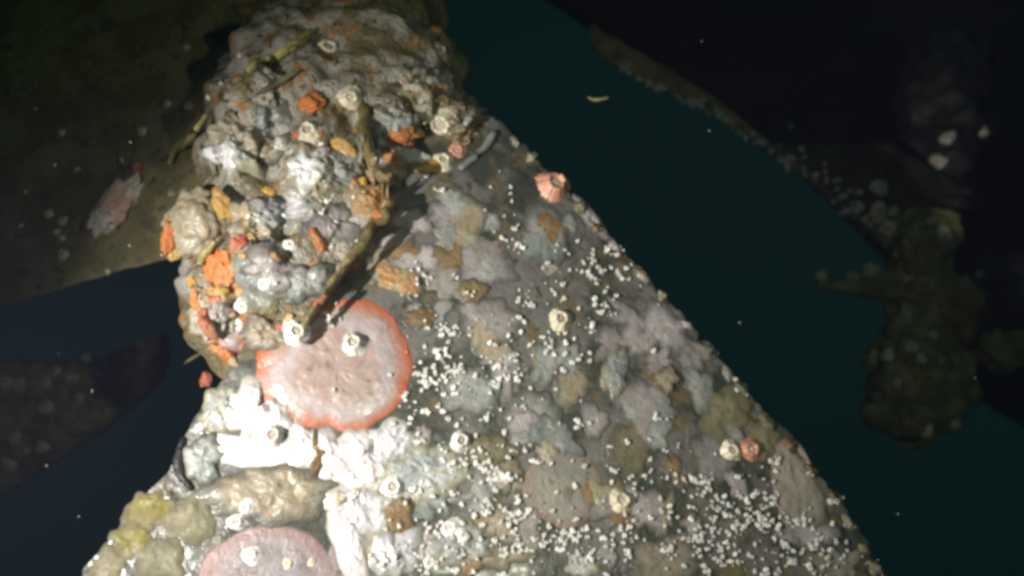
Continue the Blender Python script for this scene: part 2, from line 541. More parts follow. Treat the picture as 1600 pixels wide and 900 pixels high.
def hit(px, py):
    d = P(px, py, 1.0)
    dn = d.normalized()
    loc, nor, idx, dist = BVH.ray_cast(Vector((0, 0, 0)), dn)
    if loc is None:
        return None, None
    acc = Vector((0, 0, 0))
    for ox, oy in ((0, 0), (7, 0), (-7, 0), (0, 7), (0, -7), (12, 12), (-12, 12), (12, -12), (-12, -12)):
        l2, n2, i2, d2 = BVH.ray_cast(Vector((0, 0, 0)), P(px + ox, py + oy, 1.0).normalized())
        if l2 is not None and abs(d2 - dist) < 0.04:
            if n2.dot(dn) > 0: n2 = -n2
            acc += n2
    n = acc.normalized()
    if n.dot(-dn) < 0.35:                    # never lay growth fully edge-on
        n = (n + (-dn) * 0.6).normalized()
    return loc, n


def frame(n):
    e1 = (Vector((1, 0, 0)) - n * n.x).normalized()
    e2 = n.cross(e1)
    if e2.z < 0: e2 = -e2
    return e1, e2


SEED = [0]


def colony(name, cat, label, px, py, rx, ry, mat, H=None, rot=0, poly=None, lobes=0.26, group=None, d=None, rough=0.35, segs=56, rings=13, scallop=0, dish=0.0):
    SEED[0] += 1
    rnd = random.Random(SEED[0] * 13 + 5)
    C, n = hit(px, py)
    if C is None:
        C = P(px, py, d or 0.85)
        n = -C.normalized()
    dep = C.y
    s = dep / F
    e1, e2 = frame(n)
    H = H if H is not None else 0.035 * min(rx, ry) * s
    ph = [(k, rnd.uniform(0, 6.28), rnd.uniform(0.3, 1) * lobes / (k ** 0.6)) for k in (2, 3, 4, 5, 7, 11)]
    if poly:
        pol = sorted((math.atan2(-(y - py), x - px), math.hypot(x - px, y - py)) for x, y in poly)
        pol = [(pol[-1][0] - 2 * math.pi, pol[-1][1])] + pol + [(pol[0][0] + 2 * math.pi, pol[0][1])]
    cr, sr = math.cos(math.radians(rot)), math.sin(math.radians(rot))
    off = Vector((rnd.uniform(0, 50), rnd.uniform(0, 50), 0))
    verts, attr, faces = [], [], []

    def place(x, y, h):
        q = C + e1 * x + e2 * y
        l, nn, ii, dd = BVH.ray_cast(q + n * 0.05, -n, 0.10)
        base = l if l is not None and abs((l - q).dot(n)) < 0.022 else q
        return base + n * h - C

    def height(r, x, y):
        hh = H * max(0, 1 - r ** 3) * (1 - dish * (1 - r) ** 1.0)
        q = Vector((x, y, 0)) + off
        hh += H * rough * (max(0, 1 - r ** 3)) * (fbm(q, 70, 4) + 0.6 * noise.noise(q * 260))
        return hh

    verts.append(place(0, 0, height(0, 0, 0)))
    attr.append(0.0)
    for k in range(1, rings + 1):
        r = (k / rings) ** 0.75
        for i in range(segs):
            th = 2 * math.pi * i / segs
            if poly:
                a = math.atan2(math.sin(th), math.cos(th))
                R = interp(pol, a) * s * (1 + 0.012 * math.sin(9 * th) + 0.012 * math.sin(17 * th + 1))
                x, y = math.cos(th) * R * r, math.sin(th) * R * r
            else:
                R = 1 + sum(a * math.sin(kk * th + p0) for kk, p0, a in ph) + scallop * abs(math.sin(4.5 * th))
                x0, y0 = math.cos(th) * R * r * rx * s, math.sin(th) * R * r * ry * s
                x, y = x0 * cr - y0 * sr, x0 * sr + y0 * cr
            h = height(r, x, y) if k < rings else -0.0012
            verts.append(place(x, y, h))
            attr.append(r)
    for i in range(segs):
        faces.append((0, 1 + i, 1 + (i + 1) % segs))
    for k in range(rings - 1):
        for i in range(segs):
            a, b = 1 + k * segs + i, 1 + k * segs + (i + 1) % segs
            faces.append((a, a + segs, b + segs, b))
    o = mesh_obj(name, verts, faces, M[mat], None, C, attr)
    tag(o, label, cat, group)
    solid([v + C for v in verts], faces)
    return o


def lump(name, cat, label, px, py, rx, ry, mat, rz=None, rot=0, amp=0.35, d=None, sink=0.25, group=None, sub=4, parent=None):
    """A knobbly solid growth sitting on what is behind it."""
    SEED[0] += 1
    C, n = hit(px, py)
    if C is None or d is not None:
        C = P(px, py, d or 0.85)
        n = -C.normalized()
    s = C.y / F
    e1, e2 = frame(n)
    rz = (rz if rz is not None else 0.7 * min(rx, ry)) * s
    C = C + n * rz * (1 - 2 * sink) * 0.5
    a = math.radians(rot)
    f1, f2 = e1 * math.cos(a) + e2 * math.sin(a), -e1 * math.sin(a) + e2 * math.cos(a)
    bm = bmesh.new()
    bmesh.ops.create_icosphere(bm, subdivisions=sub, radius=1)
    vs = []
    for q in bm.verts:
        so_ = Vector((SEED[0] * 3.7, 0, 0))
        k = 1 + amp * (0.9 * fbm(q.co + so_, 1.3, 3) + 0.4 * noise.noise(q.co * 5 + so_))
        p = q.co * k
        vs.append(f1 * p.x * rx * s + f2 * p.y * ry * s + n * p.z * rz)
    fs = [tuple(x.index for x in g.verts) for g in bm.faces]
    bm.free()
    o = mesh_obj(name, vs, fs, M[mat], parent, C if parent is None else None)
    if label: tag(o, label, cat, group)
    if sub == 5: solid([v + C for v in vs], fs)
    return o


# barnacles: six shell plates round a lid
def barnacle_plates(seed):
    rnd = random.Random(seed)
    out = []
    cuts = [2 * math.pi * k / 6 + rnd.uniform(-0.16, 0.16) for k in range(6)]
    Ht = rnd.uniform(0.62, 0.85)
    for k in range(6):
        a0, a1 = cuts[k] + 0.03, cuts[(k + 1) % 6] + (2 * math.pi if k == 5 else 0) - 0.03
        v, f = [], []
        nu, nv = 6, 5
        top = rnd.uniform(0.9, 1.1)
        for j in range(nv + 1):
            t = j / nv
            for i in range(nu + 1):
                th = a0 + (a1 - a0) * i / nu
                rib = 1 + 0.06 * (1 - t) * math.sin(i * 2.9 + k) + (0.04 if 0 < i < nu else 0)
                r = (1.05 - 0.58 * t ** 0.75) * rib * (1 + 0.10 * (1 - t) * math.sin(3 * th + seed))
                v.append((r * math.cos(th), r * math.sin(th), Ht * top * t * (1.0 if 0 < i < nu else 0.93) - 0.12))
        for i in range(nu + 1):              # turn in and down: the inner wall of the mouth
            th = a0 + (a1 - a0) * i / nu
            v.append((0.36 * math.cos(th), 0.36 * math.sin(th), Ht * 0.9 - 0.12))
        for i in range(nu + 1):
            th = a0 + (a1 - a0) * i / nu
            v.append((0.32 * math.cos(th), 0.32 * math.sin(th), Ht * 0.2))
        W = nu + 1
        for j in range(nv + 2):
            for i in range(nu):
                a = j * W + i
                f.append((a, a + 1, a + W + 1, a + W))
        out.append((v, f))
    lid_v, lid_f = [], []
    for i in range(10):
        th = 2 * math.pi * i / 10
        lid_v.append((0.36 * math.cos(th), 0.36 * math.sin(th), Ht * 0.45))
    lid_v += [(-0.12, 0.0, Ht * 0.66), (0.14, 0.02, Ht * 0.62)]
    for i in range(10):
        a, b = i, (i + 1) % 10
        top = 11 if math.cos(2 * math.pi * (i + .5) / 10) > 0 else 10
        lid_f.append((a, b, top))
    lid_f += [(2, 3, 10), (2, 10, 11), (7, 8, 11), (7, 11, 10)]
    return out, (lid_v, lid_f)


PROTO = {}


def barnacle_proto(kind, var):
    key = (kind, var)
    if key not in PROTO:
        plates, lid = barnacle_plates(11 + var * 7)
        ms = []
        for v, f in plates:
            me = bpy.data.meshes.new('shell_plate')
            me.from_pydata(v, [], f)
            me.polygons.foreach_set('use_smooth', [True] * len(me.polygons))
            me.materials.append(M[kind])
            ms.append(('shell_plate', me))
        me = bpy.data.meshes.new('lid')
        me.from_pydata(lid[0], [], lid[1])
        me.materials.append(M['lid'])
        ms.append(('lid', me))
        PROTO[key] = ms
    return PROTO[key]


def barnacle(label, px, py, r, kind='shellw', group=None, d=None, tall=1.0, tilt=(0, 0), far=0.85):
    SEED[0] += 1
    rnd = random.Random(SEED[0])
    C, n = hit(px, py)
    if C is None or d is not None:
        C = P(px, py, d or far)
        n = -C.normalized()
    n = (n + Vector((tilt[0], 0, tilt[1]))).normalized()
    s = r * C.y / F
    t = empty('barnacle', C)
    t.rotation_mode = 'QUATERNION'
    t.rotation_quaternion = n.to_track_quat('Z', 'Y') @ Matrix.Rotation(rnd.uniform(0, 6.28), 3, 'Z').to_quaternion()
    t.scale = (s * rnd.uniform(0.92, 1.12), s * rnd.uniform(0.92, 1.12), s * tall)
    tag(t, label, 'barnacle', group)
    for nm, me in barnacle_proto(kind, SEED[0] % 3):
        o = bpy.data.objects.new(nm, me)
        COL.objects.link(o)
        o.parent = t
    return t


#GROWTH
# --- colonies on the broad blade
BIG = [(562, 456), (592, 470), (622, 500), (640, 540), (646, 572), (637, 612), (612, 646), (572, 672), (545, 676), (515, 666), (490, 670), (450, 662), (418, 634),
       (403, 596), (402, 565), (412, 535), (440, 505), (500, 475), (535, 462)]
colony('encrusting_colony', 'colony', 'large smooth pinkish disc with a bright orange rim beside the hub', 525, 572, 120, 105, 'rimmed', H=0.006, poly=BIG, rough=0.22, segs=110, rings=30)
colony('encrusting_colony', 'colony', 'purple grey disc with a pink rim cut by the bottom edge of the frame', 420, 905, 112, 82, 'pinkrim', H=0.0025, segs=80, rings=20, lobes=0.06)
colony('encrusting_colony', 'colony', 'granular tan mat directly above the pink rimmed disc at the bottom', 425, 772, 100, 52, 'tan', H=0.0045, rough=0.6, segs=80, rings=22, rot=8)
colony('encrusting_colony', 'colony', 'upright pale oval patch under the pink barnacle near the blade edge', 852, 366, 38, 62, 'grey', rot=14, lobes=0.07, segs=60)
colony('encrusting_colony', 'colony', 'slim mauve patch running along the blade edge below the pink barnacle', 922, 342, 15, 52, 'mauve', rot=38, lobes=0.06)
colony('encrusting_colony', 'colony', 'round tan patch, uppermost large patch in the middle of the blade', 722, 336, 48, 42, 'tan', lobes=0.1)
colony('encrusting_colony', 'colony', 'small pale lobe joined to the right side of the round tan patch', 764, 346, 20, 24, 'grey')
colony('encrusting_colony', 'colony', 'mauve patch right of the brown flange edge, left of the round tan patch', 642, 346, 34, 30, 'mauve')
colony('encrusting_colony', 'colony', 'bluish lobe nearest the dark shadow of the flange edge', 610, 392, 24, 24, 'bluish')
colony('encrusting_colony', 'colony', 'pale rounded lobe below the mauve patch beside the flange edge', 648, 398, 24, 20, 'mauve')
colony('encrusting_colony', 'colony', 'ochre brown patch above the orange rimmed disc', 622, 436, 40, 26, 'rust', H=0.003, rot=-10)
colony('encrusting_colony', 'colony', 'wide grey patch in the upper blade with a brown blot at its foot', 752, 412, 58, 40, 'mauve')
colony('encrusting_colony', 'colony', 'brown blot between two grey patches in the upper blade', 738, 455, 30, 20, 'brownpatch', H=0.003)
colony('encrusting_colony', 'colony', 'grey mauve patch left of the cream barnacle on the upper blade', 768, 500, 52, 42, 'mauve')
colony('encrusting_colony', 'colony', 'dark rusty patch touching the right rim of the orange rimmed disc', 660, 496, 32, 22, 'brownpatch', H=0.002)
colony('encrusting_colony', 'colony', 'small reddish ring shaped patch under the upright pale oval', 858, 416, 15, 16, 'redrim')
colony('encrusting_colony', 'colony', 'pale mauve patch at the right blade edge level with the orange rimmed disc', 1036, 512, 46, 44, 'mauve', segs=60)
colony('encrusting_colony', 'colony', 'pale patch below and right of the mauve patch on the right blade edge', 1082, 555, 34, 34, 'mauve')
colony('encrusting_colony', 'colony', 'bluish upright patch in the middle of the right half of the blade', 962, 582, 24, 42, 'bluish', rot=-12, H=0.003)
colony('encrusting_colony', 'colony', 'vase shaped pinkish patch with one white dot, centre of the blade', 893, 598, 30, 44, 'tan', rot=-8)
colony('encrusting_colony', 'colony', 'yellow stained patch above left of the vase shaped patch', 846, 556, 24, 26, 'tan')
colony('encrusting_colony', 'colony', 'large mauve patch right of centre, below the bluish upright patch', 1010, 640, 56, 52, 'mauve', segs=64)
colony('encrusting_colony', 'colony', 'small tan patch above the large mauve patch right of centre', 1042, 592, 20, 24, 'tan', H=0.003)
colony('encrusting_colony', 'colony', 'scalloped grey rosette with a dark centre in the middle of the blade', 832, 655, 50, 48, 'grey', scallop=0.18, dish=0.7, segs=72, lobes=0.05)
colony('encrusting_colony', 'colony', 'olive brown round patch on the right blade edge above the red and cream barnacles', 1134, 652, 44, 52, 'olive', segs=60)
colony('encrusting_colony', 'colony', 'broad grey green patch with a pink lower margin, below the rosette', 880, 762, 62, 66, 'redrim', segs=72, rings=16, lobes=0.09)
colony('encrusting_colony', 'colony', 'grey patch under the red and cream barnacles at the right', 1112, 716, 40, 44, 'mauve')
colony('encrusting_colony', 'colony', 'brown patch between the grey green patch and the red barnacle', 985, 700, 42, 42, 'olive')
colony('encrusting_colony', 'colony', 'tall brownish oblong with a red lower rim at the right blade edge', 1246, 768, 42, 88, 'redrim', rot=8, lobes=0.06, segs=72, rings=16)
colony('encrusting_colony', 'colony', 'pale round pad right of the cream barnacle near the bottom', 1030, 812, 24, 24, 'mauve', lobes=0.06)
colony('encrusting_colony', 'colony', 'wide tan and grey pad at the bottom right among white specks', 1040, 876, 72, 40, 'tan', segs=72)
colony('encrusting_colony', 'colony', 'mustard brown pad at the bottom edge right of the wide tan pad', 1142, 890, 28, 18, 'yellow')
colony('encrusting_colony', 'colony', 'pale yellowish knob at the bottom edge left of the wide tan pad', 908, 884, 24, 20, 'bluish')
colony('encrusting_colony', 'colony', 'grey patch at the blade root under the flange and small pink barnacle', 688, 296, 26, 16, 'olive', rot=30)
colony('encrusting_colony', 'colony', 'brown smear below the small white barnacle in the lower middle', 622, 806, 28, 42, 'brownpatch', H=0.003)
colony('encrusting_colony', 'colony', 'slate grey patch among white specks right of the orange rimmed disc', 735, 610, 52, 46, 'grey', H=0.0025)
colony('encrusting_colony', 'colony', 'dark grey patch in the speckled area left of the rosette', 770, 705, 38, 30, 'olive', H=0.003)
colony('encrusting_colony', 'colony', 'grey patch with white specks at the bottom centre', 720, 850, 52, 40, 'bluish', H=0.004, rough=0.8)
colony('encrusting_colony', 'colony', 'round grey patch along the lower right blade edge, below the olive patch', 1190, 690, 30, 34, 'olive')
rp = random.Random(41)
k = 0
while k < 96:
    t, u = rp.uniform(0.16, 0.98), rp.random()
    (lx, ly), (rx_, ry_) = interp(left, t), interp(right, t)
    x, y = lx + (rx_ - lx) * (0.3 + 0.66 * u), ly + (ry_ - ly) * (0.3 + 0.66 * u)
    if math.hypot(x - 525, y - 572) < 150 or y > 900 or any(math.hypot(x - a, y - b) < c for a, b, c in ((800, 285, 75), (930, 425, 80), (860, 500, 62), (700, 560, 55), (745, 655, 62), (690, 620, 40), (1150, 820, 60), (900, 845, 50))):
        continue
    colony('encrusting_colony', 'colony', 'thin pale film patch among many like it on the speckled blade', x, y, rp.uniform(16, 44), rp.uniform(16, 34),
           rp.choice(('mauve', 'grey', 'mauve', 'tan', 'mauve', 'tan', 'grey', 'redrim', 'brownpatch')), H=0.0011, rot=rp.uniform(0, 180), lobes=0.4, segs=40, rings=8, group='thin film patches on the speckled blade')
    k += 1
# --- lime crusts under the torch, whitened to paint its glare
colony('lime_crust', 'crust', 'glare-whitened crust below the left end of the orange rimmed disc', 400, 650, 50, 54, 'white', H=0.007, rough=0.6, segs=80, rings=20, lobes=0.45)
colony('lime_crust', 'crust', 'glare-whitened flat crust stretching left towards the curved painted shadow', 392, 704, 80, 27, 'white', H=0.005, rough=0.8, segs=80, rings=16, lobes=0.28)
colony('lime_crust', 'crust', 'glare-whitened crust under the lower right rim of the orange rimmed disc', 497, 708, 62, 40, 'white', H=0.005, rough=0.6, segs=80, rings=18, lobes=0.3, rot=-30)
colony('lime_crust', 'crust', 'pinkish glare-whitened crust right of the brown tufts below the disc', 560, 724, 44, 54, 'white', H=0.005, rough=0.8, segs=72, rings=16, lobes=0.25)
colony('lime_crust', 'crust', 'pale glare-whitened crust under the lower right edge of the orange rimmed disc', 612, 690, 40, 36, 'pale', H=0.004, rough=0.7, segs=72, rings=16, lobes=0.2)
colony('lime_crust', 'crust', 'narrow glare-whitened crust strip beside the pink rimmed disc at the bottom', 545, 850, 26, 76, 'white', H=0.005, rough=0.5, segs=72, rings=16, rot=22, lobes=0.2)
colony('lime_crust', 'crust', 'rough bluish glare-whitened crust below the brown tufts in the lower middle', 560, 796, 52, 46, 'pale', H=0.004, rough=0.6, segs=80, rings=18, lobes=0.3)
colony('lime_crust', 'crust', 'pale glare-whitened crust right of the bottom white strip', 618, 862, 46, 42, 'pale', H=0.005, rough=0.6, segs=72, rings=16, lobes=0.25)
colony('lime_crust', 'crust', 'bluish white crust under the small white barnacle in the lower middle', 664, 740, 66, 50, 'bluish', H=0.004, rough=0.6, segs=80, rings=18, lobes=0.25)
colony('lime_crust', 'crust', 'pale crust left of the orange rimmed disc below the hub nose', 345, 640, 30, 42, 'bluish', H=0.006, rot=-38, rough=0.5, segs=60)
colony('encrusting_colony', 'colony', 'ragged brown stain in the white crust under the orange rimmed disc', 496, 716, 15, 34, 'brownpatch', H=0.006, rough=0.8, lobes=0.4)
# --- lower left corner of the blade
colony('encrusting_colony', 'colony', 'mustard yellow patch on the left blade edge at the bottom left', 232, 800, 34, 40, 'yellow', rot=-40, rough=0.8, H=0.0015)
colony('encrusting_colony', 'colony', 'yellow patch just above the lower left corner of the blade', 205, 846, 36, 26, 'yellow', rough=0.8, H=0.0015)
colony('encrusting_colony', 'colony', 'olive patch right at the lower left corner of the blade', 168, 884, 32, 26, 'olive', rough=0.8, H=0.0015)
colony('encrusting_colony', 'colony', 'grey patch between the yellow edge and the granular tan mat', 300, 812, 42, 40, 'olive', rough=0.8, H=0.0015)
colony('encrusting_colony', 'colony', 'olive grey patch at the bottom left beside the pink rimmed disc', 250, 874, 44, 34, 'olive', rough=0.8, H=0.0015)
colony('encrusting_colony', 'colony', 'greenish grey patch around the curved painted shadow on the left blade edge', 318, 718, 34, 46, 'grey', H=0.008, rot=12, rough=0.4)
# --- hub growth
colony('encrusting_colony', 'colony', 'pale blue white mat in the middle of the hub', 455, 335, 52, 42, 'bluish', H=0.007, rough=0.6, segs=80, rings=18, lobes=0.22)
colony('encrusting_colony', 'colony', 'bluish mat at the upper middle of the hub right of the dark hollow', 520, 268, 56, 44, 'bluish', H=0.008, rough=0.6, segs=80, rings=18, rot=20)
colony('encrusting_colony', 'colony', 'pinkish white mat at the lower left of the hub', 405, 432, 52, 50, 'bluish', H=0.006, rough=0.6, segs=80, rings=18, lobes=0.25)
colony('encrusting_colony', 'colony', 'pale green mat on the flange left of its brown edge', 478, 440, 42, 34, 'grey', H=0.005, rough=0.6, segs=72, rings=16, rot=45)
colony('encrusting_colony', 'colony', 'tan mat on the nose of the hub above the orange rimmed disc', 415, 525, 44, 28, 'tan', H=0.006, rough=0.6, segs=72, rings=16)
colony('encrusting_colony', 'colony', 'olive grey mat at the upper left shoulder of the hub', 405, 176, 46, 52, 'grey', H=0.008, rough=0.8, segs=72, rings=16)
colony('encrusting_colony', 'colony', 'pale knobbly mat at the left edge of the hub above the dark hollow', 368, 244, 44, 28, 'bluish', H=0.012, rough=0.6, segs=72, rings=16)
colony('encrusting_colony', 'colony', 'tan mat between the left knobbly mat and the orange lump', 430, 236, 34, 30, 'tan', H=0.008, rough=0.8)
colony('encrusting_colony', 'colony', 'rust orange mat beside the upper end of the brown flange edge', 578, 312, 24, 40, 'rust', H=0.005, rough=0.6, segs=60, rot=-8)
colony('encrusting_colony', 'colony', 'grey mat at the top of the hub right of the rib', 640, 160, 44, 40, 'olive', H=0.008, rough=0.6, segs=72, rings=16)
colony('encrusting_colony', 'colony', 'dim grey mat at the shaded top right of the hub', 690, 135, 34, 36, 'mauve', H=0.006, rough=0.8)
colony('encrusting_colony', 'colony', 'pale mat right of the rib and left of the orange red pad', 598, 205, 24, 34, 'grey', H=0.006, rough=0.6)
colony('encrusting_colony', 'colony', 'pale blue mat under the orange red pad', 640, 244, 34, 16, 'bluish', H=0.006, rough=0.6)
colony('encrusting_colony', 'colony', 'orange margined mat on the left flank of the hub nose', 345, 520, 36, 44, 'rimmed', H=0.006, rough=0.6, segs=72, rot=30)
# --- sponges and lumps
for lab, x, y, a, b, m, z in (('olive grey lump at the upper left shoulder of the hub', 398, 150, 40, 46, 'hub', 30), ('mottled lump overhanging the dark hollow at the left of the hub', 372, 222, 42, 34, 'tan', 34),
                           ('rounded tan lump right of the dark hollow on the hub', 486, 272, 40, 46, 'tan', 30), ('grey olive lump at the top right of the hub', 652, 150, 46, 40, 'hub', 30),
                           ('small crusty lump at the right shoulder of the hub', 716, 196, 30, 30, 'hub', 24), ('crusty lump in the upper middle of the hub beside the rib', 618, 196, 40, 34, 'hub', 26),
                           ('tan lump on the left flank of the hub below the overhang', 400, 352, 36, 40, 'tan', 26), ('crusty lump on the lower left contour of the hub nose', 336, 492, 32, 44, 'hub', 26)):
    lump('fouling_lump', 'growth', lab, x, y, a, b, m, rz=z, amp=0.5, sub=5, sink=0.35)
regrow()
for lab, x, y, a, b, m in (('pinkish white film on the rounded tan lump of the hub', 480, 262, 36, 32, 'pale'), ('whitish film below the olive grey shoulder lump of the hub', 418, 196, 30, 26, 'bluish'),
                           ('pale film on the mottled overhanging lump at the hub left', 352, 240, 28, 22, 'pale'), ('wide whitish film in the centre of the hub', 440, 330, 46, 38, 'pale'),
                           ('pinkish film right of the wide whitish film on the hub', 520, 350, 36, 40, 'mauve'), ('pale lilac film on the lower hub left of the flange edge', 420, 415, 44, 34, 'mauve'),
                           ('soft rust film on the hub beside the flange top', 566, 300, 28, 38, 'rust'), ('soft rust film on the left flank of the hub', 358, 446, 24, 34, 'rust'),
                           ('whitish film on the crusty lump beside the rib', 622, 190, 28, 24, 'bluish'), ('pale film on the crusty lump at the hub nose', 338, 488, 20, 28, 'mauve'),
                           ('tan pink film on the round lump left of the hub', 318, 372, 30, 26, 'mauve')):
    colony('encrusting_colony', 'colony', lab, x, y, a, b, m, H=0.002, rough=0.6, lobes=0.4, segs=64, rings=14)
regrow()
lump('sponge', 'sponge', 'bright orange cushion on the upper hub below the end nut', 487, 164, 21, 15, 'orange', rz=10, amp=0.55)
lump('sponge', 'sponge', 'deep orange red pad right of the rib on the upper hub', 626, 212, 26, 14, 'orange', rz=7, amp=0.6)
lump('sponge', 'sponge', 'small orange knob below the deep orange red pad', 610, 246, 12, 9, 'orange', rz=7)
lump('sponge', 'sponge', 'large orange cushion on the left flank of the hub', 346, 428, 22, 36, 'orange', rz=8, amp=0.7, rot=-8)
lump('sponge', 'sponge', 'small red orange cushion above the large orange one at the hub flank', 374, 380, 12, 14, 'red', rz=9)
lump('sponge', 'sponge', 'orange streak right of the brightest glint on the hub', 497, 376, 9, 20, 'orange', rz=7, rot=28)
lump('sponge', 'sponge', 'orange crumb at the outer left contour of the hub', 308, 468, 9, 16, 'orange', rz=8, rot=10)
lump('sponge', 'sponge', 'red orange ridge on the lower left contour of the hub nose', 325, 512, 9, 22, 'red', rz=8, rot=28)
lump('sponge', 'sponge', 'orange ridge at the bottom of the hub nose', 352, 552, 10, 24, 'orange', rz=8, rot=38)
lump('sponge', 'sponge', 'yellow orange lump at the top middle of the hub left of the rib', 540, 234, 22, 13, 'ochre', rz=10, rot=-25)
lump('sponge', 'sponge', 'ochre lump behind the upper end of the flange edge', 672, 262, 22, 10, 'ochre', rz=8, rot=25)
lump('sponge', 'sponge', 'dark red stub in the blue water left of the blade root', 322, 594, 9, 12, 'red', rz=8, d=0.86)
o = lump('fouling_lump', 'growth', 'round grey brown lump on the left of the hub with orange edges', 312, 350, 50, 54, 'tan', rz=40, d=0.80, amp=0.24, sub=5)
lump('sponge', 'sponge', 'orange strip down the left side of the round grey brown lump', 264, 368, 11, 28, 'orange', rz=12, rot=-8, d=0.785)
lump('sponge', 'sponge', 'ochre flap on the upper right of the round grey brown lump', 350, 322, 14, 26, 'ochre', rz=12, rot=30, d=0.78)
lump('sponge', 'sponge', 'ochre flap hanging below the round grey brown lump', 268, 392, 16, 12, 'ochre', rz=10, rot=-40, d=0.79)
lump('fouling_lump', 'growth', 'long pink and white lump on the dark upper left blade', 184, 322, 24, 54, 'pinkwhite', rz=18, rot=-32, amp=0.4, sub=5)
lump('sponge', 'sponge', 'red knob at the upper end of the pink and white lump on the dark blade', 216, 264, 11, 14, 'red', rz=10)
lump('sponge', 'sponge', 'pinkish fringe at the lower end of the pink and white lump', 140, 352, 14, 12, 'red', rz=8)
FLK = [(300, 440), (338, 470), (318, 490), (336, 530), (366, 566), (380, 400), (395, 372), (452, 500), (470, 210), (565, 285), (590, 335), (640, 228), (655, 208), (420, 300), (500, 470), (430, 400), (262, 392), (345, 455)]
for x, y in FLK:
    lump('sponge', 'sponge', 'small orange fleck among many scattered over the hub', x, y, rp.uniform(5, 10), rp.uniform(6, 12), rp.choice(('orange', 'red', 'ochre', 'rust')), rz=4, rot=rp.uniform(0, 180), amp=0.6, group='orange flecks on the hub', sub=3)
# --- weed strands and the painted shadow tube
for t in (0.13, 0.17, 0.24, 0.29, 0.33, 0.37, 0.43, 0.47, 0.52, 0.57, 0.61, 0.64, 0.69, 0.73, 0.78, 0.83, 0.88, 0.93, 0.97):
    ex, ey = interp(right, t)
    lump('fouling_lump', 'growth', 'small crusty knob among a row along the right blade edge', ex - rp.uniform(2, 9), ey + rp.uniform(0, 7), rp.uniform(6, 15), rp.uniform(5, 10), rp.choice(('tan', 'olive', 'mauve', 'brownpatch')), rz=6, rot=-48 + rp.uniform(-20, 20), amp=0.6, group='crusty knobs along the right blade edge', sub=3, d=None)
for lab, x, y, a, b in (('dark knobbly lump on the right of the far hub', 1496, 480, 34, 44), ('dim olive lump at the right of the hanging far boss', 1492, 590, 30, 50),
                        ('small dim lump above the short far stub blade', 1428, 392, 30, 30), ('dim lump low at the far right of the frame', 1566, 545, 34, 30)):
    lump('fouling_lump', 'growth', lab, x, y, a, b, 'farhub', d=1.7, amp=0.7, sub=4)
def strand(label, pts, rad, mat='weed', lift=0.008):
    SEED[0] += 1
    q = []
    for x, y in pts:
        C, n = hit(x, y)
        C = P(x, y, 0.95) if C is None else C + n * lift
        q.append(C)
    q = path(q, 6 * (len(q) - 1))
    m = len(q) - 1
    rads = [rad * (0.35 + 0.65 * math.sin(math.pi * (0.1 + 0.8 * k / m))) for k in range(m + 1)]
    v, f = tube_mesh(q, rads, 8, 0.5, SEED[0])
    C = q[0].copy()
    o = mesh_obj('weed_or_shadow_strand', [p - C for p in v], f, M[mat], None, C)
    tag(o, label, 'weed')
    return o


strand('broad yellow weed blade left of the pale knob at the hub top', [(420, 98), (448, 82), (486, 54)], 0.0032)
strand('narrower yellow weed blade lying along the broad one at the hub top', [(424, 104), (452, 90), (478, 68)], 0.0026)
strand('short yellow tuft left of the broad yellow weed blade', [(388, 120), (397, 110), (408, 100)], 0.004)
strand('dim olive strand below the broad yellow weed blade', [(400, 148), (430, 132), (468, 118)], 0.003, 'olive')
strand('thin yellow strand at the left of the hub, outer of two', [(272, 248), (292, 222), (318, 184)], 0.0035)
strand('thin yellow strand at the left of the hub, inner of two', [(285, 240), (308, 216), (334, 180)], 0.003)
strand('thick yellow green tuft at the foot of the two thin strands', [(270, 262), (278, 240), (292, 226)], 0.0042)
strand('thin yellow strand on the hub beside the large orange cushion', [(318, 418), (330, 402), (346, 384)], 0.004)
strand('pale ridge of growth at the top of the blade root', [(772, 208), (752, 236), (718, 266)], 0.0045, 'grey', 0.002)
strand('grey streak on the shaded hub above the blade root', [(726, 196), (742, 178), (762, 172)], 0.004, 'grey', 0.002)
strand('black curved tube painting the shadow between the left blade edge and the grey patch', [(288, 686), (281, 715), (284, 742), (300, 766)], 0.004, 'gloom', 0.002)  # black tube stands in for the shadow under the blade lip

